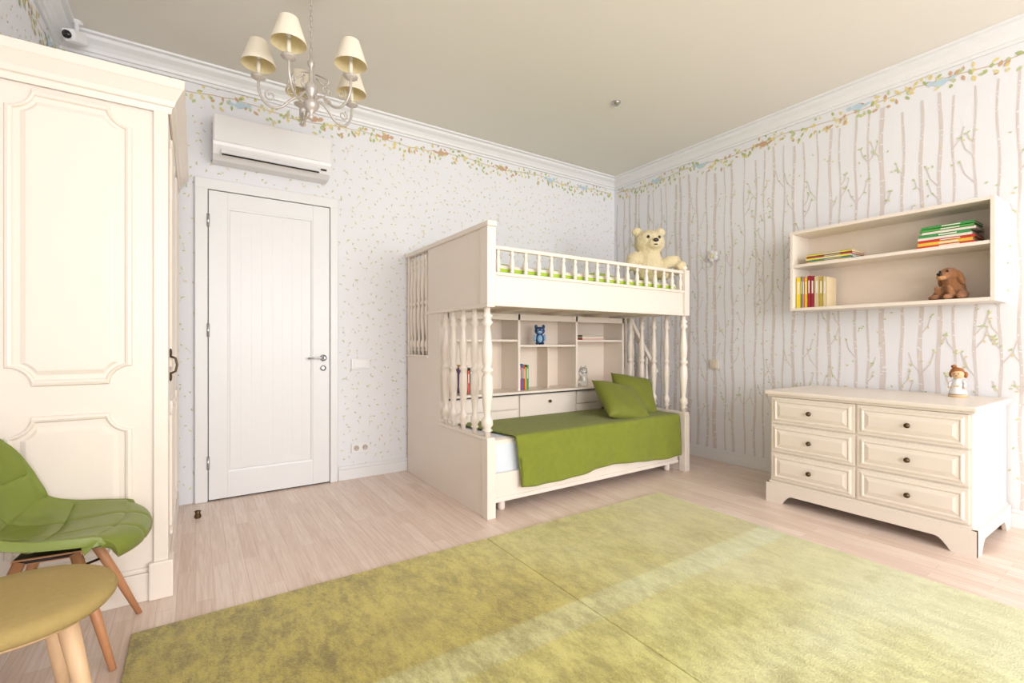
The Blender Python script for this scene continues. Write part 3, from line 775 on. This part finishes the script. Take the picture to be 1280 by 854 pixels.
# stool
m = M('round_stool', Matrix.Translation((-.395, 1.765, 0)))
m.lathe([(0, .377), (.17, .377), (.195, .381), (.205, .393), (.207, .407), (.200, .421), (.185, .429), (.12, .435), (0, .437)], 0, 0, 0, stoolf, 48)
m.lathe([(.0, .365), (.17, .365), (.178, .377), (.0, .3775)], 0, 0, 0, oak, 40)
for k in range(4):
    a = math.radians(k*90-22); c, s_ = math.cos(a), math.sin(a)
    m.tube([(c*.11, s_*.11, .370), (c*.15, s_*.15, .18), (c*.188, s_*.188, 0)], [.024, .019, .012], oak, 14)
m.obj()

# ---------------------------------------------------------------- small wall fittings
m = M('security_camera', Matrix.Translation((-.585, 3.74, 2.905)))
m.lathe([(.03, .095), (.03, .085), (.012, .08), (.012, .03)], 0, 0, 0, plasticw, 16)
L = Matrix.Rotation(math.radians(-25), 4, 'Z') @ Matrix.Rotation(math.radians(20), 4, 'X')
m.box(-.032, .032, -.075, .05, -.035, .035, plasticw, .014, L)
m.lathe([(.022, .0), (.022, .012), (.0, .016)], (L @ Vector((0, -.072, 0)))[0], (L @ Vector((0, -.072, 0)))[1], (L @ Vector((0, -.072, 0)))[2], blackp, 16, L=(L.to_3x3() @ Matrix.Rotation(pi/2, 3, 'X')))
m.obj()
sock_in = mat('socket_recess', (196, 186, 178), .5)
def plate(name, wall, a, z, w, h, sockets=0, mt=plasticw):
    m = M(name)
    if wall == 'b':
        m.box(a-w/2, a+w/2, YB-.014, YB-.004, z-h/2, z+h/2, mt, .003)
        for k in range(sockets):
            c = a + (k-(sockets-1)/2)*.07
            m.lathe([(.022, -.002), (.022, .004), (.017, .004), (.015, .001), (0, .001)], c, YB-.014, z, sock_in, 18, L=Matrix.Rotation(pi/2, 3, 'X'))
            for s_ in (-1, 1): m.box(c+s_*.009-.002, c+s_*.009+.002, YB-.0165, YB-.0155, z-.002, z+.002, darkm)
        if not sockets: m.box(a-w*.36, a+w*.36, YB-.0175, YB-.014, z-h*.36, z+h*.36, mt, .002)
    else:
        m.box(XR-.014, XR-.004, a-w/2, a+w/2, z-h/2, z+h/2, mt, .003)
        m.box(XR-.0175, XR-.014, a-w*.36, a+w*.36, z-h*.36, z+h*.36, mt, .002)
    m.obj()
plate('power_socket', 'b', 1.12, .245, .15, .08, 2)
plate('light_switch', 'b', 1.12, .93, .15, .08)
plate('light_switch', 'r', 2.62, .90, .085, .085, 0, mat('beige_switch_plastic', (226, 212, 190), .4))
# flower night light
m = M('flower_wall_lamp')
fy, fz = 2.62, 1.92
m.lathe([(.022, 0), (.022, .02), (.01, .03)], XR-.004, fy, fz, plasticw, 16, L=Matrix.Rotation(-pi/2, 3, 'Y'))
for k in range(5):
    a = 2*pi*k/5; m.ell((XR-.03, fy+.032*math.cos(a), fz+.032*math.sin(a)), (.010, .024, .024), plasticw)
m.ell((XR-.042, fy, fz), (.012, .016, .016), pl_yel)
m.tube([(XR-.01, fy, fz-.02), (XR-.010, fy+.01, fz-.06), (XR-.010, fy+.02, fz-.08)], .004, plasticw)
m.obj()
m = M('ceiling_sensor'); m.lathe([(.0, 2.975), (.018, 2.976), (.022, 2.985), (.035, 2.992), (.036, 2.999)], 2.75, 2.62, 0, chrome, 20); m.obj()

# ---------------------------------------------------------------- lights
w = bpy.data.worlds.new('World'); bpy.context.scene.world = w; w.use_nodes = True
bg = w.node_tree.nodes['Background']; bg.inputs['Color'].default_value = (.90, .95, 1, 1); bg.inputs['Strength'].default_value = 1.95
for i, (a, b) in enumerate(wins):
    ld = bpy.data.lights.new('window_daylight', 'AREA'); ld.shape = 'RECTANGLE'; ld.size = b-a; ld.size_y = wz1-wz0
    ld.energy = 121; ld.color = (.96, .97, 1.0)
    lo = bpy.data.objects.new('window_daylight', ld); bpy.context.collection.objects.link(lo)
    lo.location = ((a+b)/2, YN-.15, (wz0+wz1)/2); lo.rotation_euler = (pi/2, 0, 0)

# ---------------------------------------------------------------- camera
cd = bpy.data.cameras.new('camera'); cam = bpy.data.objects.new('camera', cd); bpy.context.collection.objects.link(cam)
cam.location = (0, 0, 1.1); cam.rotation_euler = (pi/2, 0, math.radians(-33.9))
cd.sensor_width = 36; cd.lens = 588/1280*36; cd.shift_y = .0016; cd.clip_start = .02
sc = bpy.context.scene; sc.camera = cam
sc.view_settings.view_transform = 'Standard'; sc.view_settings.look = 'None'; sc.view_settings.exposure = 0.0
